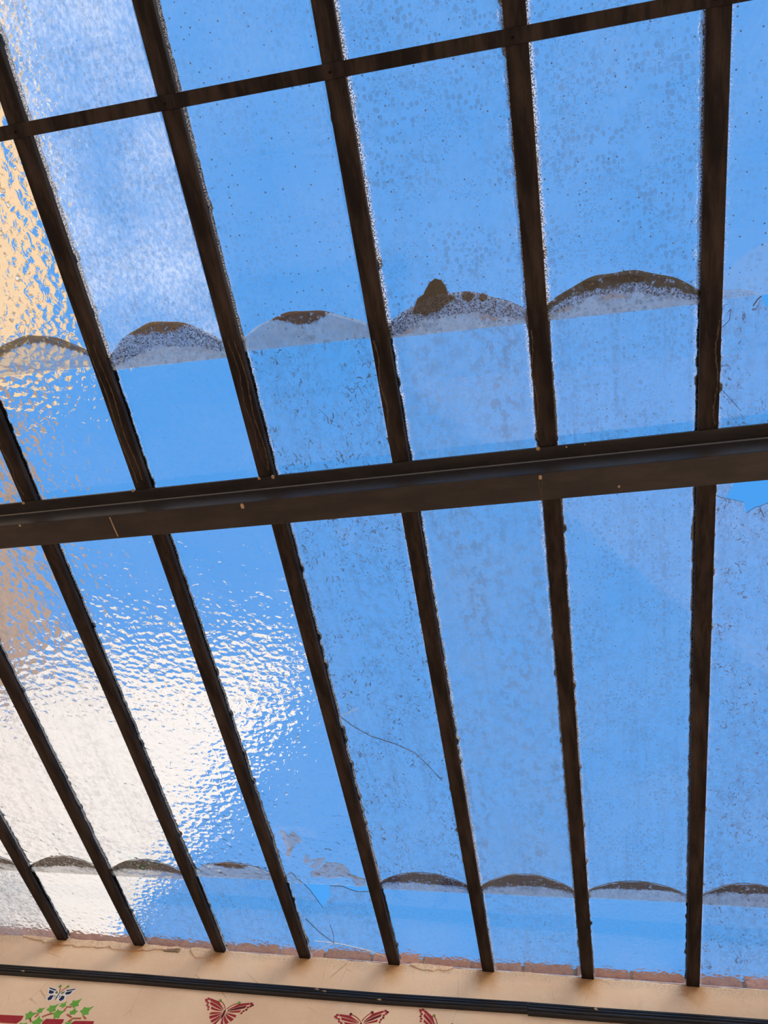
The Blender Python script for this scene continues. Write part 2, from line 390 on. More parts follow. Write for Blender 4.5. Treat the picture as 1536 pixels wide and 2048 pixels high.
# ------------------------------------------------------------------ stencilled paintings on the wall
def paint(name, c): return simple_mat(name, c, .85, .22, 60.0, .1)
RED = paint('stencil_red', (.36, .035, .045)); GRN = paint('stencil_green', (.16, .42, .07)); NAVY = paint('stencil_navy', (.025, .035, .10))
WHT = paint('stencil_white', (.82, .78, .74)); BRN = paint('stencil_brown', (.42, .13, .07)); DRED = paint('stencil_dark_red', (.16, .02, .03)); OLV = paint('stencil_olive', (.25, .28, .06))
def decal(name, polys, label):
    """polys: list of (material index, [(x,z)...]); thin coats of paint 0.6 mm proud of the wall"""
    mats = [RED, GRN, NAVY, WHT, BRN, DRED, OLV]; v, f, fm = [], [], []
    for k, (mi, pts) in enumerate(polys):
        y = -.0012 - .0004 * (mi != 3)
        tri = tessellate_polygon([[Vector((p[0], p[1], 0)) for p in pts]]); st_ = len(v); n_ = len(pts)
        v += [(p[0], y, p[1]) for p in pts] + [(p[0], .0005, p[1]) for p in pts]
        for t3 in tri:
            a, b, c = [pts[i] for i in t3]
            ccw = (b[0]-a[0])*(c[1]-a[1]) - (b[1]-a[1])*(c[0]-a[0]) > 0
            f.append(tuple(st_ + i for i in (t3 if ccw else reversed(t3)))); fm.append(mi)
        for i in range(n_): f.append((st_ + i, st_ + i + n_, st_ + (i + 1) % n_ + n_, st_ + (i + 1) % n_)); fm.append(mi)
    return tag(mesh_obj(name, v, f, mats, WALL, fm), label)
def stroke(pts, w):
    l, r = [], []
    for i, p in enumerate(pts):
        a = pts[max(0, i - 1)]; b = pts[min(len(pts) - 1, i + 1)]
        dx, dz = b[0] - a[0], b[1] - a[1]; k = math.hypot(dx, dz) or 1
        l.append((p[0] - dz / k * w / 2, p[1] + dx / k * w / 2)); r.append((p[0] + dz / k * w / 2, p[1] - dx / k * w / 2))
    return l + r[::-1]
def disc(x, z, r, n=8): return [(x + r * math.cos(2 * math.pi * i / n), z + r * math.sin(2 * math.pi * i / n)) for i in range(n)]
# half butterfly (right side), unit wing span = 2, drawn as separate stencil cells
def half_wing():
    out = []
    # forewing: three long cells fanning from the shoulder, then marginal spots
    out.append([(.08, .10), (.40, .40), (.78, .50), (.80, .43), (.45, .30)])
    out.append([(.08, .06), (.42, .25), (.72, .36), (.70, .26), (.40, .14)])
    out.append([(.09, .02), (.40, .09), (.60, .15), (.56, .05), (.35, .02)])
    for x, z, w in ((.86, .48, .055), (.93, .42, .05), (.88, .36, .045), (.80, .30, .045), (.78, .20, .045), (.70, .13, .045), (.66, .03, .04)):
        out.append([(x - w, z - w * .7), (x + w * .8, z - w * .9), (x + w, z + w * .5), (x - w * .6, z + w * .8)])
    # hindwing cells
    out.append([(.07, -.04), (.28, -.05), (.50, -.08), (.52, -.18), (.30, -.12)])
    out.append([(.07, -.08), (.28, -.16), (.48, -.25), (.42, -.36), (.22, -.24)])
    out.append([(.06, -.13), (.20, -.28), (.36, -.42), (.26, -.50), (.12, -.32)])
    out.append([(.05, -.18), (.11, -.38), (.20, -.54), (.11, -.58), (.05, -.38)])
    return out
def butterfly(name, cx, cz, span, rot, label, anten=1, dark=True, lw=1.0):
    polys = []; ca, sa = math.cos(rot), math.sin(rot); k = span / 2
    T = lambda p, sx=1: (cx + k * (p[0] * sx * ca - p[1] * sa), cz + k * (p[0] * sx * sa + p[1] * ca))
    hw = half_wing()
    for sx in (1, -1):
        for i, c in enumerate(hw):
            q = [(x * (lw if sx < 0 else 1.0), z) for x, z in c]
            polys.append((5 if dark and i in (1, 4, 7) and sx > 0 else 0, [T(p, sx) for p in q]))
        polys.append((4, stroke([T(p, sx) for p in ((.03, .14), (.10, .24), (.22, .36), (.36, .44))], .0035)))
        polys.append((anten, disc(*T((.38, .46), sx), .0065)))
    polys.append((5, [T(p) for p in ((0, .12), (.035, .02), (.045, -.15), (.0, -.34), (-.045, -.15), (-.035, .02))]))
    decal(name, polys, label)
bx1, bz1 = wall_at(449, 2024)
butterfly('painted_butterfly', bx1, bz1, .235, -.03, 'red stencilled butterfly with green antenna tips', 1)
bx2, bz2 = wall_at(722, 2049)
butterfly('painted_butterfly', bx2, bz2, .235, .20, 'red stencilled butterfly with red antenna tips, tilted', 5)
bx3, bz3 = wall_at(872, 2060)
butterfly('painted_butterfly', bx3, bz3, .23, -.42, 'red stencilled butterfly cut by the lower edge', 6)
# navy butterfly
def navy(cx, cz, span, rot):
    polys = []; k = span / 2; ca, sa = math.cos(rot), math.sin(rot)
    T = lambda p, sx=1: (cx + k * (p[0] * sx * ca - p[1] * sa), cz + k * (p[0] * sx * sa + p[1] * ca))
    for sx in (1, -1):
        polys.append((3, [T(p, sx) for p in ((.0, .06), (.3, .36), (1.02, .50), (.95, .30), (.80, -.02), (.60, -.12), (.66, -.40), (.45, -.62), (.20, -.52), (.02, -.22))]))
        polys.append((2, [T(p, sx) for p in ((.34, .31), (.96, .46), (.90, .36), (.42, .22))]))
        polys.append((2, [T(p, sx) for p in ((.45, .16), (.84, .27), (.76, .02), (.55, -.04), (.40, .04))]))
        polys.append((6, [T(p, sx) for p in ((.10, .06), (.28, .26), (.33, .10), (.22, -.02))]))
        polys.append((2, [T(p, sx) for p in ((.12, -.02), (.24, .20), (.20, .02))]))
        polys.append((2, [T(p, sx) for p in ((.30, -.12), (.52, -.18), (.58, -.40), (.44, -.55), (.26, -.46))]))
        polys.append((6, [T(p, sx) for p in ((.12, -.16), (.24, -.14), (.18, -.36))]))
        polys.append((4, stroke([T(p, sx) for p in ((.04, .10), (.12, .36), (.26, .56))], .003)))
        polys.append((1, disc(*T((.28, .60), sx), .007)))
    polys.append((2, [T(p) for p in ((0, .14), (.035, .0), (.03, -.3), (0, -.5), (-.03, -.3), (-.035, .0))]))
    decal('painted_butterfly', polys, 'small navy and white stencilled butterfly above the ivy')
nx, nz_ = wall_at(118, 1988); navy(nx, nz_, .140, .04)
# ivy spray: five-pointed leaves, brown stems
LEAF = [(0, -.62), (.20, -.66), (.72, -.74), (.60, -.36), (1.0, .10), (.55, .24), (.22, .62), (.0, 1.25), (-.22, .62), (-.55, .24), (-1.0, .10), (-.60, -.36), (-.72, -.74), (-.20, -.66)]
ivy = []
for px, py, r, a in ((60, 2031, .026, -1.0), (81, 2021, .017, -.7), (105, 2017, .025, -.5), (116, 2028, .027, -.9), (127, 2010, .017, -.3), (151, 2007, .026, -.5), (147, 2024, .019, .2), (172, 2022, .028, -.7),
                     (75, 2043, .026, .3), (136, 2049, .019, -.4), (45, 2052, .022, 1.0), (170, 2056, .02, .3)):
    x, z = wall_at(px, py); ca, sa = math.cos(a), math.sin(a)
    ivy.append((1, [(x + r * (p * ca - q * sa), z + r * (p * sa + q * ca)) for p, q in LEAF]))
for pl in (((84, 2034), (94, 2030), (106, 2027)), ((70, 2035), (77, 2028)), ((128, 2022), (134, 2014), (143, 2014)), ((134, 2029), (143, 2035)), ((136, 2044), (146, 2037), (162, 2037)), ((167, 2033), (172, 2038)), ((60, 2037), (62, 2044))):
    ivy.append((4, stroke([wall_at(*q) for q in pl], .007)))
decal('painted_ivy', ivy, 'green stencilled ivy spray on brown stems')
def bar_poly(px0, px1, pyc0, pyc1, h):
    x0, z0 = wall_at(px0, pyc0); x1, z1 = wall_at(px1, pyc1); h /= 2
    return (0, [(x0, z0 - h * .8), (x1 - .01, z1 - h), (x1, z1), (x1 - .004, z1 + h), (x0, z0 + h), (x0 - .008, z0)])
decal('painted_band', [bar_poly(-60, 43, 2035, 2040, .04)], 'dark red painted band running up to the ivy')
decal('painted_band', [bar_poly(88, 125, 2045, 2046, .035)], 'short dark red painted band between ivy leaves')
decal('painted_band', [bar_poly(145, 186, 2048, 2049, .03)], 'dark red painted band after the ivy')

# ------------------------------------------------------------------ the glass roof
ROOF = empty('ceiling', (0, 0, 0), (PITCH, 0, 0)); tag(ROOF, 'sloping glass roof of lapped panes between dark brown glazing bars', kind='structure')
V_END = -11.2 * S                 # lower end of the roof, past the camera
BW, BD = .050, .018               # bar width, depth below the glass
U0, U1 = -2, 12
GN = BD + .002                    # underside of the glass

def bar_mesh():
    """T-section: flat flange below, web standing up between the panes"""
    w = BW / 2; p = [(-w, .0015), (-w + .0015, 0), (w - .0015, 0), (w, .0015), (w, BD), (.004, BD), (.004, BD + .020), (-.004, BD + .020), (-.004, BD), (-w, BD)]
    k = len(p); v, f = [], []; ys = [V_END + (.004 - V_END) * i / 24 for i in range(25)]
    for i, y in enumerate(ys): v += [(x, y, z) for x, z in p]
    for i in range(len(ys) - 1):
        for j in range(k):
            a, b = i * k + j, i * k + (j + 1) % k; f.append((a, b, b + k, a + k))
    f += [tuple(range(k)), tuple(reversed(range((len(ys) - 1) * k, len(ys) * k)))]
    return v, f
bv, bf = bar_mesh()
def putty(seed, side):
    """ragged bead of old putty over the edge of the glass"""
    r = random.Random(seed); v, f = [], []; n = 560; k = 0; w = 0.0
    for i in range(n + 1):
        y = V_END + (0 - V_END) * i / n
        if i % 3 == 0: w = r.uniform(.0, .0035) + (r.random() < .10) * r.uniform(.002, .006)
        e = BW / 2 + .0015 + .0015 * math.sin(y * 2.1 + seed) + w + r.uniform(0, .0016)
        v += [(side * .005, y, GN + .0125), (side * .005, y, GN + .020), (side * e, y, GN + .0125)]
    for i in range(n):
        a, b = i * 3, i * 3 + 3
        for q in ((a, b, b + 1, a + 1), (a + 1, b + 1, b + 2, a + 2), (a + 2, b + 2, b, a)):
            f.append(q if side > 0 else q[::-1])
    return v, f
bars = []
BAR_ME = None
for u in range(U0, U1 + 1):
    if BAR_ME is None:
        o = mesh_obj('glazing_bar', bv, bf, BAR, ROOF); BAR_ME = o.data
    else:
        o = bpy.data.objects.new('glazing_bar', BAR_ME); COL.objects.link(o); o.parent = ROOF
    o.location = (ux(u), 0, 0); bars.append(o)
    for s_ in (-1, 1):
        pv, pf = putty(u * 7 + s_, s_); mesh_obj('putty_bead', pv, pf, PUTTY, o)
# paint wrinkles on the arris of some bars
def wrinkle(u, off, pts, w=.0022):
    ob = bars[u - U0]; r = random.Random(u * 31 + len(pts)); v, f = [], []
    (x0, y0), (x1, y1) = [roof_at(*q) for q in pts]
    n = 46
    for i in range(n + 1):
        t_ = i / n; y = y0 + (y1 - y0) * t_; x = off + .004 * math.sin(t_ * 11 + u) + r.uniform(-.0012, .0012); ww = w * (.4 + r.random())
        v += [(x - ww, y, .0002), (x, y, -.0014), (x + ww, y, .0002)]
    for i in range(n):
        a, b = i * 3, i * 3 + 3; f += [(a, a + 1, b + 1, b), (a + 1, a + 2, b + 2, b + 1), (a + 2, a, b, b + 2)]
    mesh_obj('paint_wrinkle', v, f, WRINK, ob)
WRINK = simple_mat('tan_paint_wrinkle', (.075, .052, .034), .8, .5, 150.0)
wrinkle(4, .006, ((180, 690), (285, 960))); wrinkle(4, -.014, ((165, 690), (280, 965))); wrinkle(5, .014, ((470, 680), (540, 940))); wrinkle(5, -.004, ((460, 680), (520, 900)), .0014)
wrinkle(6, -.016, ((750, 680), (790, 860))); wrinkle(7, -.021, ((1060, 660), (1085, 880))); wrinkle(8, .016, ((1430, 640), (1430, 850))); wrinkle(3, -.012, ((60, 880), (50, 990)))

# flat cross bar screwed under the glazing bars
cy = -8.295 * S
v, f = [], []; n = 40
for i in range(n + 1):
    x = ux(U0) - .05 + (ux(U1) - ux(U0) + .1) * i / n
    for y, z in ((-.017, 0), (-.016, -.005), (.016, -.005), (.017, 0)): v.append((x, cy + y, z))
for i in range(n):
    for j in range(4):
        a, b = i * 4 + j, i * 4 + (j + 1) % 4; f.append((a, b, b + 4, a + 4))
f += [(3, 2, 1, 0), tuple(n * 4 + k for k in range(4))]
xb = mesh_obj('cross_bar', v, f, BAR, ROOF); tag(xb, 'flat brown cross bar screwed under the glazing bars')
def screw(x, y, z, parent, name='screw', r=.0035):
    v = [(x + r * math.cos(a * math.pi / 4), y + r * math.sin(a * math.pi / 4), z) for a in range(8)] + [(x + r * .6 * math.cos(a * math.pi / 4), y + r * .6 * math.sin(a * math.pi / 4), z - .002) for a in range(8)]
    f = [tuple(range(15, 7, -1))] + [(a, a + 8, (a + 1) % 8 + 8, (a + 1) % 8) for a in range(8)]
    return mesh_obj(name, v, f, PUTTY, parent)
for u in range(U0, U1 + 1): screw(ux(u) - .008, cy + .002, -.005, xb)

# ------------------------------------------------------------------ panes
TOPS = {
 'hammered': top_glass('hammered_glass', 1, 2.6, 34, .05, 0, .2, 0, .4),
 'hammered_gold': top_glass('deep_hammered_glass', 2, 2.6, 36, .05, 0, .1, 0, .5),
 'hammered_soft': top_glass('soft_hammered_glass', 12, 1.5, 32, .05, 0, .1, 0, .5),
 'hammered_dusty': top_glass('dusty_hammered_glass', 3, 2.2, 28, .10, 0, .2, .25, .5, spotcol=(.30, .29, .27), mottle=.30, hazecol=(.5, .5, .5)),
 'frosted': top_glass('hazy_glass', 4, .9, 60, .50, .22, .4, .15, .9, hazecol=(.80, .80, .80), mottle=.10),
 'clear': top_glass('clear_pane_glass', 5, .12, 26, .08, .12, .9, .0, .35),
 'clean': top_glass('clean_rippled_glass', 6, 1.1, 45, .02, 0, .3, 0, .2),
 'spotted': top_glass('rain_spotted_glass', 7, .15, 26, .08, .30, .9, .0, 1.0, mottle=.10),
 'streaked': top_glass('streaked_dirty_glass', 8, .35, 40, .10, .0, .6, .25, .6, hazecol=(.35, .36, .37), crackle=.85, mottle=.22),
 'sooty': top_glass('sooty_glass', 9, .3, 30, .22, .12, .5, .22, .8, spotcol=(.16, .17, .19), hazecol=(.30, .32, .34), mottle=.40),
 'speckled': top_glass('speckled_glass', 13, .2, 30, .12, .25, .8, .30, .5, hazecol=(.40, .42, .44), mottle=.12),
 'honeycomb': top_glass('honeycomb_glass', 10, 1.2, 40, .14, .15, .4, .25, .5, spotcol=(.12, .11, .15), hazecol=(.4, .4, .42), crackle=.8, mottle=.28),
 'dirty': top_glass('greasy_dirty_glass', 11, 1.2, 40, .10, 0, .5, .20, .6, hazecol=(.4, .42, .44), crackle=.45, mottle=.2),
 'grimy': top_glass('grimy_honeycomb_glass', 14, 1.8, 38, .55, 0, .3, .2, .6, hazecol=(.30, .31, .32), mottle=.45),
}
LAP1, LAP2 = -6.75, -1.19
PANE_LABEL = {'hammered': 'hammered glass pane', 'hammered_gold': 'deeply hammered glass pane', 'hammered_dusty': 'dusty hammered glass pane', 'frosted': 'hazy frosted-looking glass pane',
 'clear': 'clear glass pane with a few specks', 'clean': 'clean rippled glass pane', 'spotted': 'glass pane covered in rain spots', 'streaked': 'dirty glass pane with dark run marks',
 'sooty': 'soot-filmed glass pane', 'honeycomb': 'honeycomb-textured glass pane', 'dirty': 'greasy dirty glass pane', 'grimy': 'grimy grey honeycomb glass pane', 'speckled': 'glass pane with speckled run marks', 'hammered_soft': 'softly hammered glass pane'}
HALF = .5 - .012            # pane half width in bar spacings (the edge stops at the web)
def arc_v(vlap, t, rise, skew, flat):          # t in 0..1 across the pane
    e = 2 * t - 1 + skew * (1 - (2 * t - 1) ** 2)
    return vlap - .045 - rise * (1 - abs(e) ** flat)
def pane(col, v_top, v_low, kind, straight_low, arc=None, outline=None, holes=(), lift=(0.0, 0.0)):
    """col: number of the bar on its left; v in bar spacings; v_low end may be an arc"""
    x0, x1 = ux(col + .5 - HALF), ux(col + .5 + HALF)
    if outline is None:
        outline = [(x1, v_top * S), (x0, v_top * S)]
        if arc:
            K = 28
            outline += [(x0 + (x1 - x0) * i / K, arc_v(v_low, i / K, *arc) * S) for i in range(K + 1)]
        else: outline += [(x0, v_low * S), (x1, v_low * S)]
    ya, yb = v_low * S, v_top * S
    h = lambda x, y: GN + lift[0] + (lift[1] - lift[0]) * (y - ya) / (yb - ya)
    v, f, fm = prism(outline, h, lambda x, y: h(x, y) + .004, holes)
    o = mesh_obj('pane', v, f, [GLASS, TOPS[kind]], ROOF, fm); o['label'] = PANE_LABEL[kind]
    return o
LIFT = .0075
# per column kinds (top of the picture: lower row; middle row; row against the wall)
ROW_A = {-2: 'clear', -1: 'clear', 0: 'hammered', 1: 'hammered_dusty', 2: 'hammered_gold', 3: 'hammered_gold', 4: 'frosted', 5: 'clear', 6: 'spotted', 7: 'spotted', 8: 'clear', 9: 'spotted', 10: 'clear', 11: 'clear'}
ROW_B = {-2: 'clear', -1: 'hammered', 0: 'hammered_dusty', 1: 'hammered_dusty', 2: 'hammered_dusty', 3: 'hammered', 4: 'clean', 5: 'streaked', 6: 'sooty', 7: 'speckled', 8: 'honeycomb', 9: 'sooty', 10: 'clear', 11: 'clear'}
ROW_B[4] = 'hammered'
ROW_C = {-2: 'hammered', -1: 'grimy', 0: 'grimy', 1: 'hammered_soft', 2: 'dirty', 3: 'dirty', 4: 'dirty', 5: 'clean', 6: 'dirty', 7: 'clean', 8: 'honeycomb', 9: 'dirty', 10: 'clean', 11: 'clean'}
lapv1 = {3: -6.775, 4: -6.734, 5: -6.762, 6: -6.743, 7: -6.745, 8: -6.76}
lapv2 = {0: -1.18, 1: -1.179, 2: -1.18, 3: -1.238, 4: -1.212, 5: -1.185, 6: -1.193, 7: -1.208, 8: -1.193}
ARC1 = {3: (.215, 0, 2.0), 4: (.245, 0, 2.0), 5: (.175, .04, 1.9), 6: (.195, .04, 1.9), 7: (.195, .05, 2.1), 8: (.16, .25, 2.0)}
ARC2 = {0: (.20, 0, 2.0), 1: (.215, -.1, 2.1), 2: (.22, 0, 2.1), 3: (.18, 0, 2.0), 4: (.20, 0, 2), 5: (.205, 0, 2.2), 6: (.245, 0, 2.1), 7: (.20, 0, 2.1), 8: (.25, .1, 2.1)}
A_, B_, C_ = {}, {}, {}
def rp(pts, n): return [roof_at(x, y, n) for x, y in pts]
def broken_px(x0c, y0c, sc, pts): return [(x0c + a / sc, y0c + b / sc) for a, b in pts]
for c in range(U0, U1):
    l1, l2 = lapv1.get(c, LAP1), lapv2.get(c, LAP2); a1 = ARC1.get(c, (.21, 0, 2.0)); a2 = ARC2.get(c, (.21, 0, 2.0))
    A_[c] = pane(c, l1, -11.15, ROW_A[c], True)
    if c == 8:
        n_ = GN + LIFT
        low = rp(((1446, 581), (1483, 579), (1507, 583.5), (1521, 588), (1523.5, 592), (1527, 607), (1536, 616), (1566, 640), (1600, 640)), n_)
        x0, x1 = ux(8.012), ux(8.988)
        ol = [(x1, l2 * S), (x0, l2 * S), (x0, low[0][1])] + low + [(x1, low[-1][1] - .02)]
        hole = rp(((1500, 930), (1470, 968), (1453, 996), (1453.5, 999), (1489, 1007), (1491, 1020), (1493.5, 1029), (1512, 1017), (1519, 1016), (1536, 1009), (1570, 990), (1590, 955), (1560, 930)), GN)
        B_[c] = pane(c, l2, l1, ROW_B[c], False, None, ol, [hole], (LIFT, 0)); B_[c]['label'] = 'broken honeycomb pane with a jagged hole below the beam'
    else:
        B_[c] = pane(c, l2, l1, ROW_B[c], False, a1, None, (), (LIFT, 0))
    if c == 4:
        n_ = GN + LIFT
        px = broken_px(530, 1620, 5.69, ((205, 775), (245, 740), (300, 710), (360, 775), (435, 835), (520, 925), (600, 1030), (660, 1110), (690, 1060), (752, 985), (738, 925), (735, 866), (880, 870), (960, 905), (1060, 935), (1180, 930)))
        low = rp(px, n_)
        x0, x1 = ux(4.012), ux(4.988)
        ol = [(x1, .045 * S), (x0, .045 * S), (x0, low[0][1] + .005)] + low + [(x1, low[-1][1])]
        C_[c] = pane(c, .045, l2, ROW_C[c], False, None, ol, (), (LIFT, 0)); C_[c]['label'] = 'broken pane with a wedge missing from its lower edge'
    else:
        C_[c] = pane(c, .045, l2, ROW_C[c], False, a2, None, (), (LIFT, 0))

# grime trapped in the laps
GR = {
 'heavy': grime_mat('lap_grime_heavy', 1, .40, .95, .05, .50, 1.0, .97, .42, .9),
 'heavy2': grime_mat('lap_grime_heavy_dark', 2, .45, .58, -.05, .50, 1.0, .98, .40, .9, (.058, .042, .020)),
 'mid': grime_mat('lap_grime_brown_top', 3, .42, .70, .75, .55, .95, .97, .25, .7, (.22, .12, .035)),
 'light': grime_mat('lap_grime_light', 4, 1.4, .58, 1.6, .45, .6, .97, .30, .0, (.15, .08, .03)),
 'brown': grime_mat('lap_grime_brown_band', 5, 1.6, .72, -.22, .40, .6, .9, .26, .4, (.19, .125, .045)),
 'dark': grime_mat('lap_grime_dark_crust', 6, .45, .34, .30, .42, .8, .96, .30, .3, (.060, .046, .030)),
 'dark2': grime_mat('lap_grime_dark_brown', 9, .45, .38, .12, .42, .9, .96, .34, .3, (.075, .052, .030)),
 'darkthin': grime_mat('lap_grime_thin_crust', 7, .80, .52, .35, .42, .8, .96, .22, .2, (.055, .042, .026)),
 'ghost': grime_mat('lap_film_ghost', 8, 2.0, 2.0, 0, .12, .3, .9, .1, .0),
}
def grime(c, vlap, arc, kind, owner, extra=.012):
    x0, x1 = ux(c + .5 - .442), ux(c + .5 + .442); K, M = 36, 6; v, uv, f = [], [], []
    z = GN + .0046
    for i in range(K + 1):
        t_ = i / K; tt = (c + .058 + .884 * t_ - c - .012) / .976
        top = arc_v(vlap, tt, *arc) - extra * (.6 + .4 * math.sin(t_ * 23 + c))
        for j in range(M + 1):
            q = j / M; v.append((x0 + (x1 - x0) * t_, (vlap - .002 + (top - vlap) * q) * S, z)); uv.append((t_, q))
    for i in range(K):
        for j in range(M):
            a = i * (M + 1) + j; f.append((a, a + 1, a + M + 2, a + M + 1))
    o = mesh_obj('lap_grime', v, f, GR[kind], owner, uv=uv); return o
for c, k in {2: 'brown', 3: 'brown', 4: 'mid', 5: 'light', 6: 'heavy', 7: 'heavy2', 9: 'mid', 10: 'light'}.items():
    grime(c, lapv1.get(c, LAP1), ARC1.get(c, (.21, 0, 2.0)), k, B_[c])
for c, k in {-1: 'dark', 0: 'dark', 1: 'dark', 2: 'dark2', 3: 'light', 5: 'dark', 6: 'dark2', 7: 'darkthin', 8: 'darkthin', 9: 'dark', 10: 'dark'}.items():
    grime(c, lapv2.get(c, LAP2), ARC2.get(c, (.21, 0, 2.0)), k, C_[c])
grime(8, lapv1[8] + .0, (.24, .35, 2.0), 'ghost', A_[8])

# moss clump and lichen cushions in the laps of the middle columns
def cushion(name, pts, mat, owner, h=.02, tufts=0, label=None, seed=1):
    """low lumpy cushion over an outline given in roof metres"""
    r = random.Random(seed); cx_ = sum(p[0] for p in pts) / len(pts); cy_ = sum(p[1] for p in pts) / len(pts)
    v, f = [], []; n = len(pts); rings = 5; base = GN + .0047
    for k in range(rings):
        q = 1 - k / rings
        for p in pts:
            v.append((cx_ + (p[0] - cx_) * q + r.uniform(-.002, .002), cy_ + (p[1] - cy_) * q + r.uniform(-.002, .002), base + (0 if k == 0 else h * math.sqrt(1 - q * q) * r.uniform(.7, 1.2))))
    v.append((cx_, cy_, base + h))
    for k in range(rings - 1):
        for i in range(n): f.append((k * n + i, k * n + (i + 1) % n, (k + 1) * n + (i + 1) % n, (k + 1) * n + i))
    for i in range(n): f.append(((rings - 1) * n + i, (rings - 1) * n + (i + 1) % n, len(v) - 1))
    f.append(tuple(reversed(range(n))))
    for _ in range(tufts):
        i = r.randrange(n); a = pts[i]; b = pts[(i + 1) % n]; t_ = r.random(); q = math.sqrt(r.uniform(.2, 1.0))
        x = cx_ + (a[0] + (b[0] - a[0]) * t_ - cx_) * q; y = cy_ + (a[1] + (b[1] - a[1]) * t_ - cy_) * q
        dx, dy = (x - cx_), (y - cy_); k = math.hypot(dx, dy) or 1; ln = r.uniform(.003, .008); s0 = len(v)
        an = math.atan2(dy, dx) + r.uniform(-.9, .9); z = base + r.uniform(.0, h * .6)
        v += [(x - .0008 * math.sin(an), y + .0008 * math.cos(an), z), (x + .0008 * math.sin(an), y - .0008 * math.cos(an), z), (x, y, z + .0015), (x + ln * math.cos(an), y + ln * math.sin(an), z + r.uniform(-.0005, .003))]
        f += [(s0, s0 + 1, s0 + 3), (s0 + 1, s0 + 2, s0 + 3), (s0 + 2, s0, s0 + 3)]
    o = mesh_obj(name, v, f, mat, owner)
    if label: o['label'] = label
    return o
def crop(x0, y0, sc, pts): return rp([(x0 + a / sc, y0 + b / sc) for a, b in pts], GN + .01)
cushion('moss_clump', crop(760, 540, 4.267, ((275, 365), (300, 300), (320, 240), (370, 200), (400, 160), (425, 100), (470, 75), (520, 75), (550, 105), (562, 150), (585, 185), (580, 215), (640, 215), (650, 245), (590, 270), (545, 310), (510, 345), (420, 370), (395, 395), (340, 370))), MOSS, B_[6], .018, 500, 'shaggy brown moss clump')
cushion('lichen_patch', crop(760, 540, 4.267, [(752 + 52 * math.cos(k * .63), 222 + 40 * math.sin(k * .63)) for k in range(10)]), LICHEN, B_[6], .005, 40, None, 2)
cushion('lichen_patch', crop(760, 540, 4.267, [(880 + 40 * math.cos(k * .63), 228 + 34 * math.sin(k * .63)) for k in range(10)]), LICHEN, B_[6], .006, 30, None, 3)
cushion('lichen_patch', rp([(1182 + 18 * math.cos(k * .63), 568 + 10 * math.sin(k * .63)) for k in range(10)], GN + .01), LICHEN, B_[7], .005, 40, None, 4)
cushion('lichen_patch', rp([(1250 + 45 * math.cos(k * .45), 556 + 7 * math.sin(k * .45)) for k in range(14)], GN + .01), MOSS, B_[7], .005, 60, None, 5)

# cracks: thin lines through the glass
def crack(owner, pts, mat, w=.0007, n=GN):
    P = [roof_at(x, y, n) for x, y in pts]; v, f = [], []
    for i, p in enumerate(P):
        a, b = P[max(0, i - 1)], P[min(len(P) - 1, i + 1)]; dx, dy = b[0] - a[0], b[1] - a[1]; k = math.hypot(dx, dy) or 1
        ox, oy = -dy / k * w, dx / k * w
        v += [(p[0] - ox, p[1] - oy, n - .0004), (p[0] + ox, p[1] + oy, n - .0004), (p[0], p[1], n + .0035)]
    for i in range(len(P) - 1):
        a, b = i * 3, i * 3 + 3; f += [(a, b, b + 1, a + 1), (a + 1, b + 1, b + 2, a + 2), (a + 2, b + 2, b, a)]
    f += [(0, 1, 2), tuple(len(v) - k for k in (1, 2, 3))]
    mesh_obj('crack', v, f, mat, owner)
crack(B_[5], ((678, 1432), (705, 1452), (740, 1472), (790, 1488), (828, 1505), (860, 1535), (884, 1562)), DARKCRACK, .0006)
crack(B_[5], ((678, 1435), (700, 1424), (716, 1417)), CRACKLINE, .0006)
crack(C_[4], ((611, 1838), (640, 1866), (668, 1886)), DARKCRACK, .0008)
crack(C_[4], ((628, 1882), (668, 1886)), CRACKLINE, .0010)
crack(C_[4], ((668, 1886), (700, 1892), (735, 1901), (772, 1914)), CRACKLINE, .0014)
crack(C_[4], ((668, 1886), (645, 1896), (622, 1908)), CRACKLINE, .0008)
crack(C_[4], ((668, 1886), (666, 1868), (660, 1850)), DARKCRACK, .0006)
crack(B_[8], ((1523, 592), (1514, 600), (1506, 612)), DARKCRACK, .0014, GN + LIFT)
crack(B_[8], ((1461, 620), (1459, 640), (1447, 652), (1441, 656)), DARKCRACK, .0008, GN + LIFT)
crack(B_[8], ((1440, 776), (1458, 795), (1482, 822)), DARKCRACK, .0006)
crack(B_[8], ((1520, 1016), (1528, 1034)), DARKCRACK, .0010)
crack(B_[8], ((1432, 991), (1445, 996), (1453, 998)), DARKCRACK, .0006)

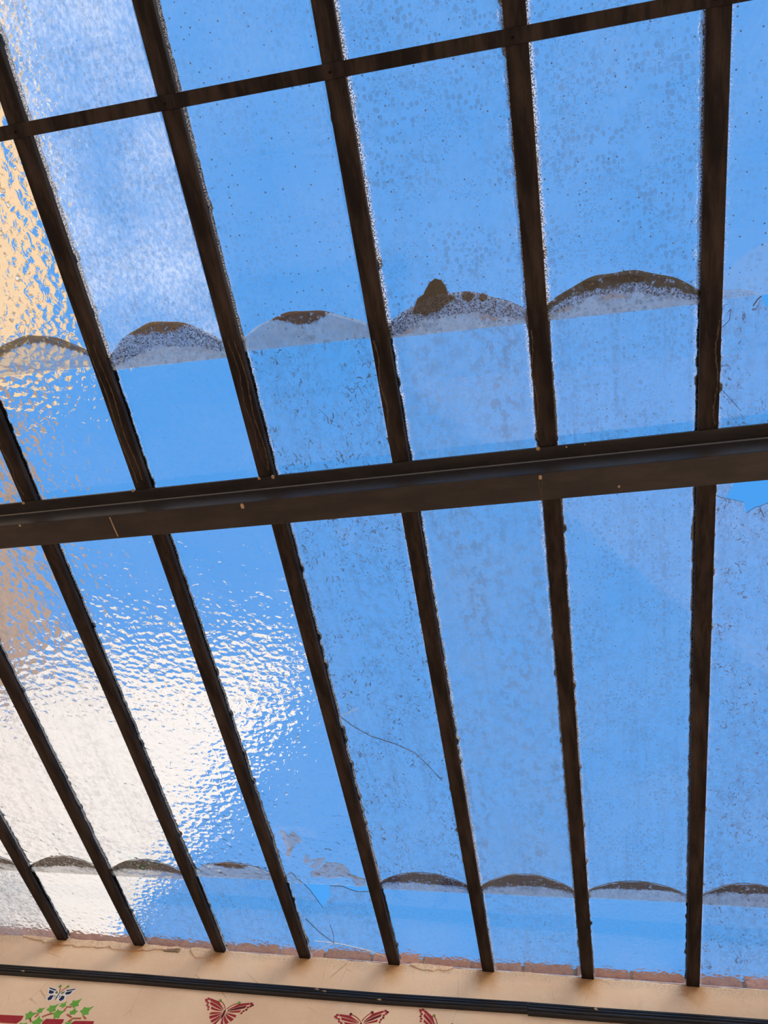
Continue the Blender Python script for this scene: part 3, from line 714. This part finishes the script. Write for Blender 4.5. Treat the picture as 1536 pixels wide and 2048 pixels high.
# loose shards lying on the glass
def shard_mat():
    t = NT('grimy_shard'); v = t.obj()
    n = t.noise(v, 30.0, 5.0, .7); f2 = t.noise(v, 220.0, 4.0, .75)
    col = t.mixc(t.step(n, .52, .66), c4(.36, .34, .33), c4(.20, .12, .05))
    a = t.math('ADD', .42, t.math('MULTIPLY', t.math('MULTIPLY', t.step(n, .50, .64), t.step(f2, .35, .6)), .5), clamp=True)
    g = t.n('BsdfGlass', {'Color': c4(.93, .95, .95), 'Roughness': .05, 'IOR': 1.46}).outputs[0]
    d = t.mixs(.5, t.n('BsdfDiffuse', {'Color': col}).outputs[0], t.n('BsdfTranslucent', {'Color': col}).outputs[0])
    return t.done(t.mixs(a, g, d))
SHARD = shard_mat()
def shard(pts, label, lift=.0):
    n_ = GN + .0046
    P = crop(530, 1620, 5.69, pts)
    cx_ = sum(p[0] for p in P) / len(P); cy_ = sum(p[1] for p in P) / len(P)
    zt = (lambda x, y: GN + .00405 + lift)
    v, f, fm = prism(P, lambda x, y: zt(x, y) + .0008, lambda x, y: zt(x, y) + .0038)
    v = [(a - cx_, b - cy_, z) for a, b, z in v]
    o = mesh_obj('glass_shard', v, f, [GLASS, SHARD], None, fm)
    o.matrix_world = Matrix.Rotation(PITCH, 4, 'X') @ Matrix.Translation((cx_, cy_, 0))
    return tag(o, label, 'glass shard', 'broken glass lying on the roof')
shard(((175, 225), (215, 225), (275, 290), (300, 230), (330, 240), (390, 290), (430, 340), (370, 355), (335, 410), (300, 460), (290, 520), (230, 490), (255, 420), (215, 330)), 'forked grey glass shard lying apart, farthest from the wedge hole', .0003)
shard(((465, 495), (500, 525), (540, 580), (440, 590), (445, 545)), 'small triangular grimy shard beside the bow-tie shaped one', .0003)
shard(((545, 555), (690, 530), (665, 585), (625, 630), (590, 600)), 'small shard crusted with brown dirt', .0003)
shard(((515, 625), (560, 590), (590, 620), (610, 660), (560, 650)), 'tiny grey shard under the brown crusted one', .0003)
shard(((525, 685), (610, 670), (640, 640), (700, 590), (790, 590), (905, 615), (950, 665), (990, 725), (1060, 755), (1140, 772), (1150, 850), (1035, 860), (1010, 800), (985, 762), (870, 745), (720, 765), (680, 735), (600, 748), (525, 745)), 'large arched fragment of broken pane with a brown crusted rim', .0003)
# small sliver stuck on the glass in the same column
shard(((372, -890), (385, -860), (392, -808), (365, -806)), 'thin pale glass sliver alone on the hammered pane', .0003)

# ------------------------------------------------------------------ steel beam carrying the bars
BEAMS = empty('steel_beam', (0, 0, 0), (PITCH, 0, 0)); tag(BEAMS, 'heavy brown steel beam with a glossy dark web crossing under the glazing bars', 'beam')
def beam_v(u): return (-5.757 - .0345 * (u - 5.03)) * S        # line of the web
XA, XB = U0 - .6, U1 + .6
def beam_part(name, prof, mat, bev=None):
    v, f = [], []; k = len(prof); n = 30
    for i in range(n + 1):
        u = XA + (XB - XA) * i / n
        v += [(ux(u), beam_v(u) + a, b) for a, b in prof]
    for i in range(n):
        for j in range(k):
            a, b = i * k + j, i * k + (j + 1) % k; f.append((a, a + k, b + k, b))
    f += [tuple(range(k)), tuple(reversed(range(n * k, (n + 1) * k)))]
    o = mesh_obj(name, v, f, mat, BEAMS)
    bm = bmesh.new(); bm.from_mesh(o.data); bmesh.ops.recalc_face_normals(bm, faces=bm.faces); bm.to_mesh(o.data); bm.free()
    return o
H = .0854
upf = beam_part('upper_flange', [(-.040, -.0005), (-.040, -.0065), (-.0395, -.007), (.0, -.007), (.006, -.007), (.006, -.0005)], BEAM)
web = beam_part('web', [(.0, -.007), (-.0035, -.009), (-.001, -.012), (.0, -.016), (.0, -H + .006), (.006, -H + .006), (.006, -.007)], GLOSS)
lof = beam_part('lower_flange', [(-.0005, -H + .006), (-.0005, -H + .001), (.0005, -H), (.080, -H), (.083, -H + .001), (.083, -H + .006)], BEAM)
tag(web, 'glossy dark beam web')
def drip(px, py, n, parent, r=.006, tail=0.0, tdir=(0, 1)):
    x, y = roof_at(px, py, n); rr = random.Random(int(px)); v, f = [], []
    K = 10
    for k, (q, z) in enumerate(((1.0, .0004), (.8, -.0022), (.35, -.0034))):
        for i in range(K):
            a = 2 * math.pi * i / K; e = r * q * rr.uniform(.8, 1.15)
            tx = tail * max(0, math.cos(a - math.atan2(tdir[1], tdir[0]))) ** 3
            v.append((x + (e + tx * q) * math.cos(a), y + (e + tx * q) * math.sin(a), n + z))
    for k in range(2):
        for i in range(K): f.append((k * K + i, k * K + K + i, k * K + K + (i + 1) % K, k * K + (i + 1) % K))
    f.append(tuple(range(3 * K - 1, 2 * K - 1, -1)))
    mesh_obj('paint_drip', v, f, DRIP, parent)
for px, py, r in ((518, 957, .005), (546, 954, .0065), (1076, 898, .006), (266, 981, .006), (47, 1006, .006), (1133, 894, .003), (1170, 889, .002)): drip(px, py, -.007, upf, r)
for px, py, r, t_ in ((484, 1010, .0055, .010), (1080, 953, .005, .006), (1238, 973, .004, 0), (40, 1051, .004, 0), (790, 1030, .003, 0)): drip(px, py, -H, lof, r, t_)
def mark(pts, w, n=-H):
    P = [roof_at(x, y, n) for x, y in pts]; v, f = [], []; rr = random.Random(len(pts))
    for i, p in enumerate(P):
        a, b = P[max(0, i - 1)], P[min(len(P) - 1, i + 1)]; dx, dy = b[0] - a[0], b[1] - a[1]; k = math.hypot(dx, dy) or 1; ww = w * rr.uniform(.6, 1.3)
        v += [(p[0] + dy / k * ww, p[1] - dx / k * ww, n + .0003), (p[0], p[1], n - .0012), (p[0] - dy / k * ww, p[1] + dx / k * ww, n + .0003)]
    for i in range(len(P) - 1):
        a, b = i * 3, i * 3 + 3; f += [(a, a + 1, b + 1, b), (a + 1, a + 2, b + 2, b + 1), (a + 2, a, b, b + 2)]
    mesh_obj('weld_bead', v, f, DRIP if w > .003 else WRINK, lof)
mark(((219, 1034), (224, 1046), (230, 1060), (236, 1073)), .0032)
mark(((1078, 955), (1077, 968), (1080, 980), (1082, 998)), .0022); mark(((1084, 955), (1084, 968), (1083, 980), (1083, 998)), .0018)

# ------------------------------------------------------------------ the neighbours seen through the glass
def stucco(name, col, var=.12, sc=3.0): return simple_mat(name, col, .9, var, sc, .1, .01)
WHITE = stucco('white_stucco', (.80, .79, .78), .05, 1.2); OCHRE = stucco('ochre_stucco', (.82, .56, .32), .15, 1.5); BROWN = stucco('brown_shade_stucco', (.36, .25, .19), .35, 4.0)
GREYW = stucco('grey_render', (.42, .42, .42), .15, 2.0); CORN = stucco('pale_cornice', (.74, .70, .62), .1, 3.0)
def block(name, foot, z0, z1, mat, parent):
    n = len(foot); v = [(x, y, z0) for x, y in foot] + [(x, y, z1) for x, y in foot]
    f = [tuple(reversed(range(n))), tuple(range(n, 2 * n))] + [(i, (i + 1) % n, (i + 1) % n + n, i + n) for i in range(n)]
    o = mesh_obj(name, v, f, mat, parent)
    bm = bmesh.new(); bm.from_mesh(o.data); bmesh.ops.recalc_face_normals(bm, faces=bm.faces); bm.to_mesh(o.data); bm.free(); return o
WB = empty('white_building', (-5, 3.5, FLOOR_Z)); tag(WB, 'tall white sunlit building rising beyond the hammered panes', 'building')
def wpart(*a):
    o = block(*a); o.matrix_parent_inverse = a[-1].matrix_world.inverted(); return o
bpy.context.view_layer.update()
wpart('wall', [(-7.45, 1.72), (-3.25, 1.72), (-8.85, 7.4), (-12.3, 7.2)], FLOOR_Z, 6.85, WHITE, WB)
wpart('cornice', [(-7.45, 1.64), (-3.17, 1.64), (-8.8, 7.5), (-12.3, 7.3)], 6.85, 7.0, CORN, WB)
OB = empty('ochre_building', (-9, -5, FLOOR_Z)); tag(OB, 'sunlit ochre facade with shade painted in brown, glimpsed through the hammered glass', 'building')
bpy.context.view_layer.update()
wpart('wall', [(-12.5, -14.0), (-7.5, -14.0), (-7.5, -2.55), (-12.5, -2.55)], FLOOR_Z, 9.0, OCHRE, OB)
wpart('shade_toned_wall', [(-12.5, -2.55), (-7.5, -2.55), (-7.5, 1.6), (-12.5, 1.6)], FLOOR_Z, 7.25, BROWN, OB)  # brown colour stands in for shade on this end of the ochre facade
wpart('cornice', [(-12.6, -14.1), (-7.36, -14.1), (-7.36, -2.5), (-12.6, -2.5)], 9.0, 9.2, CORN, OB)
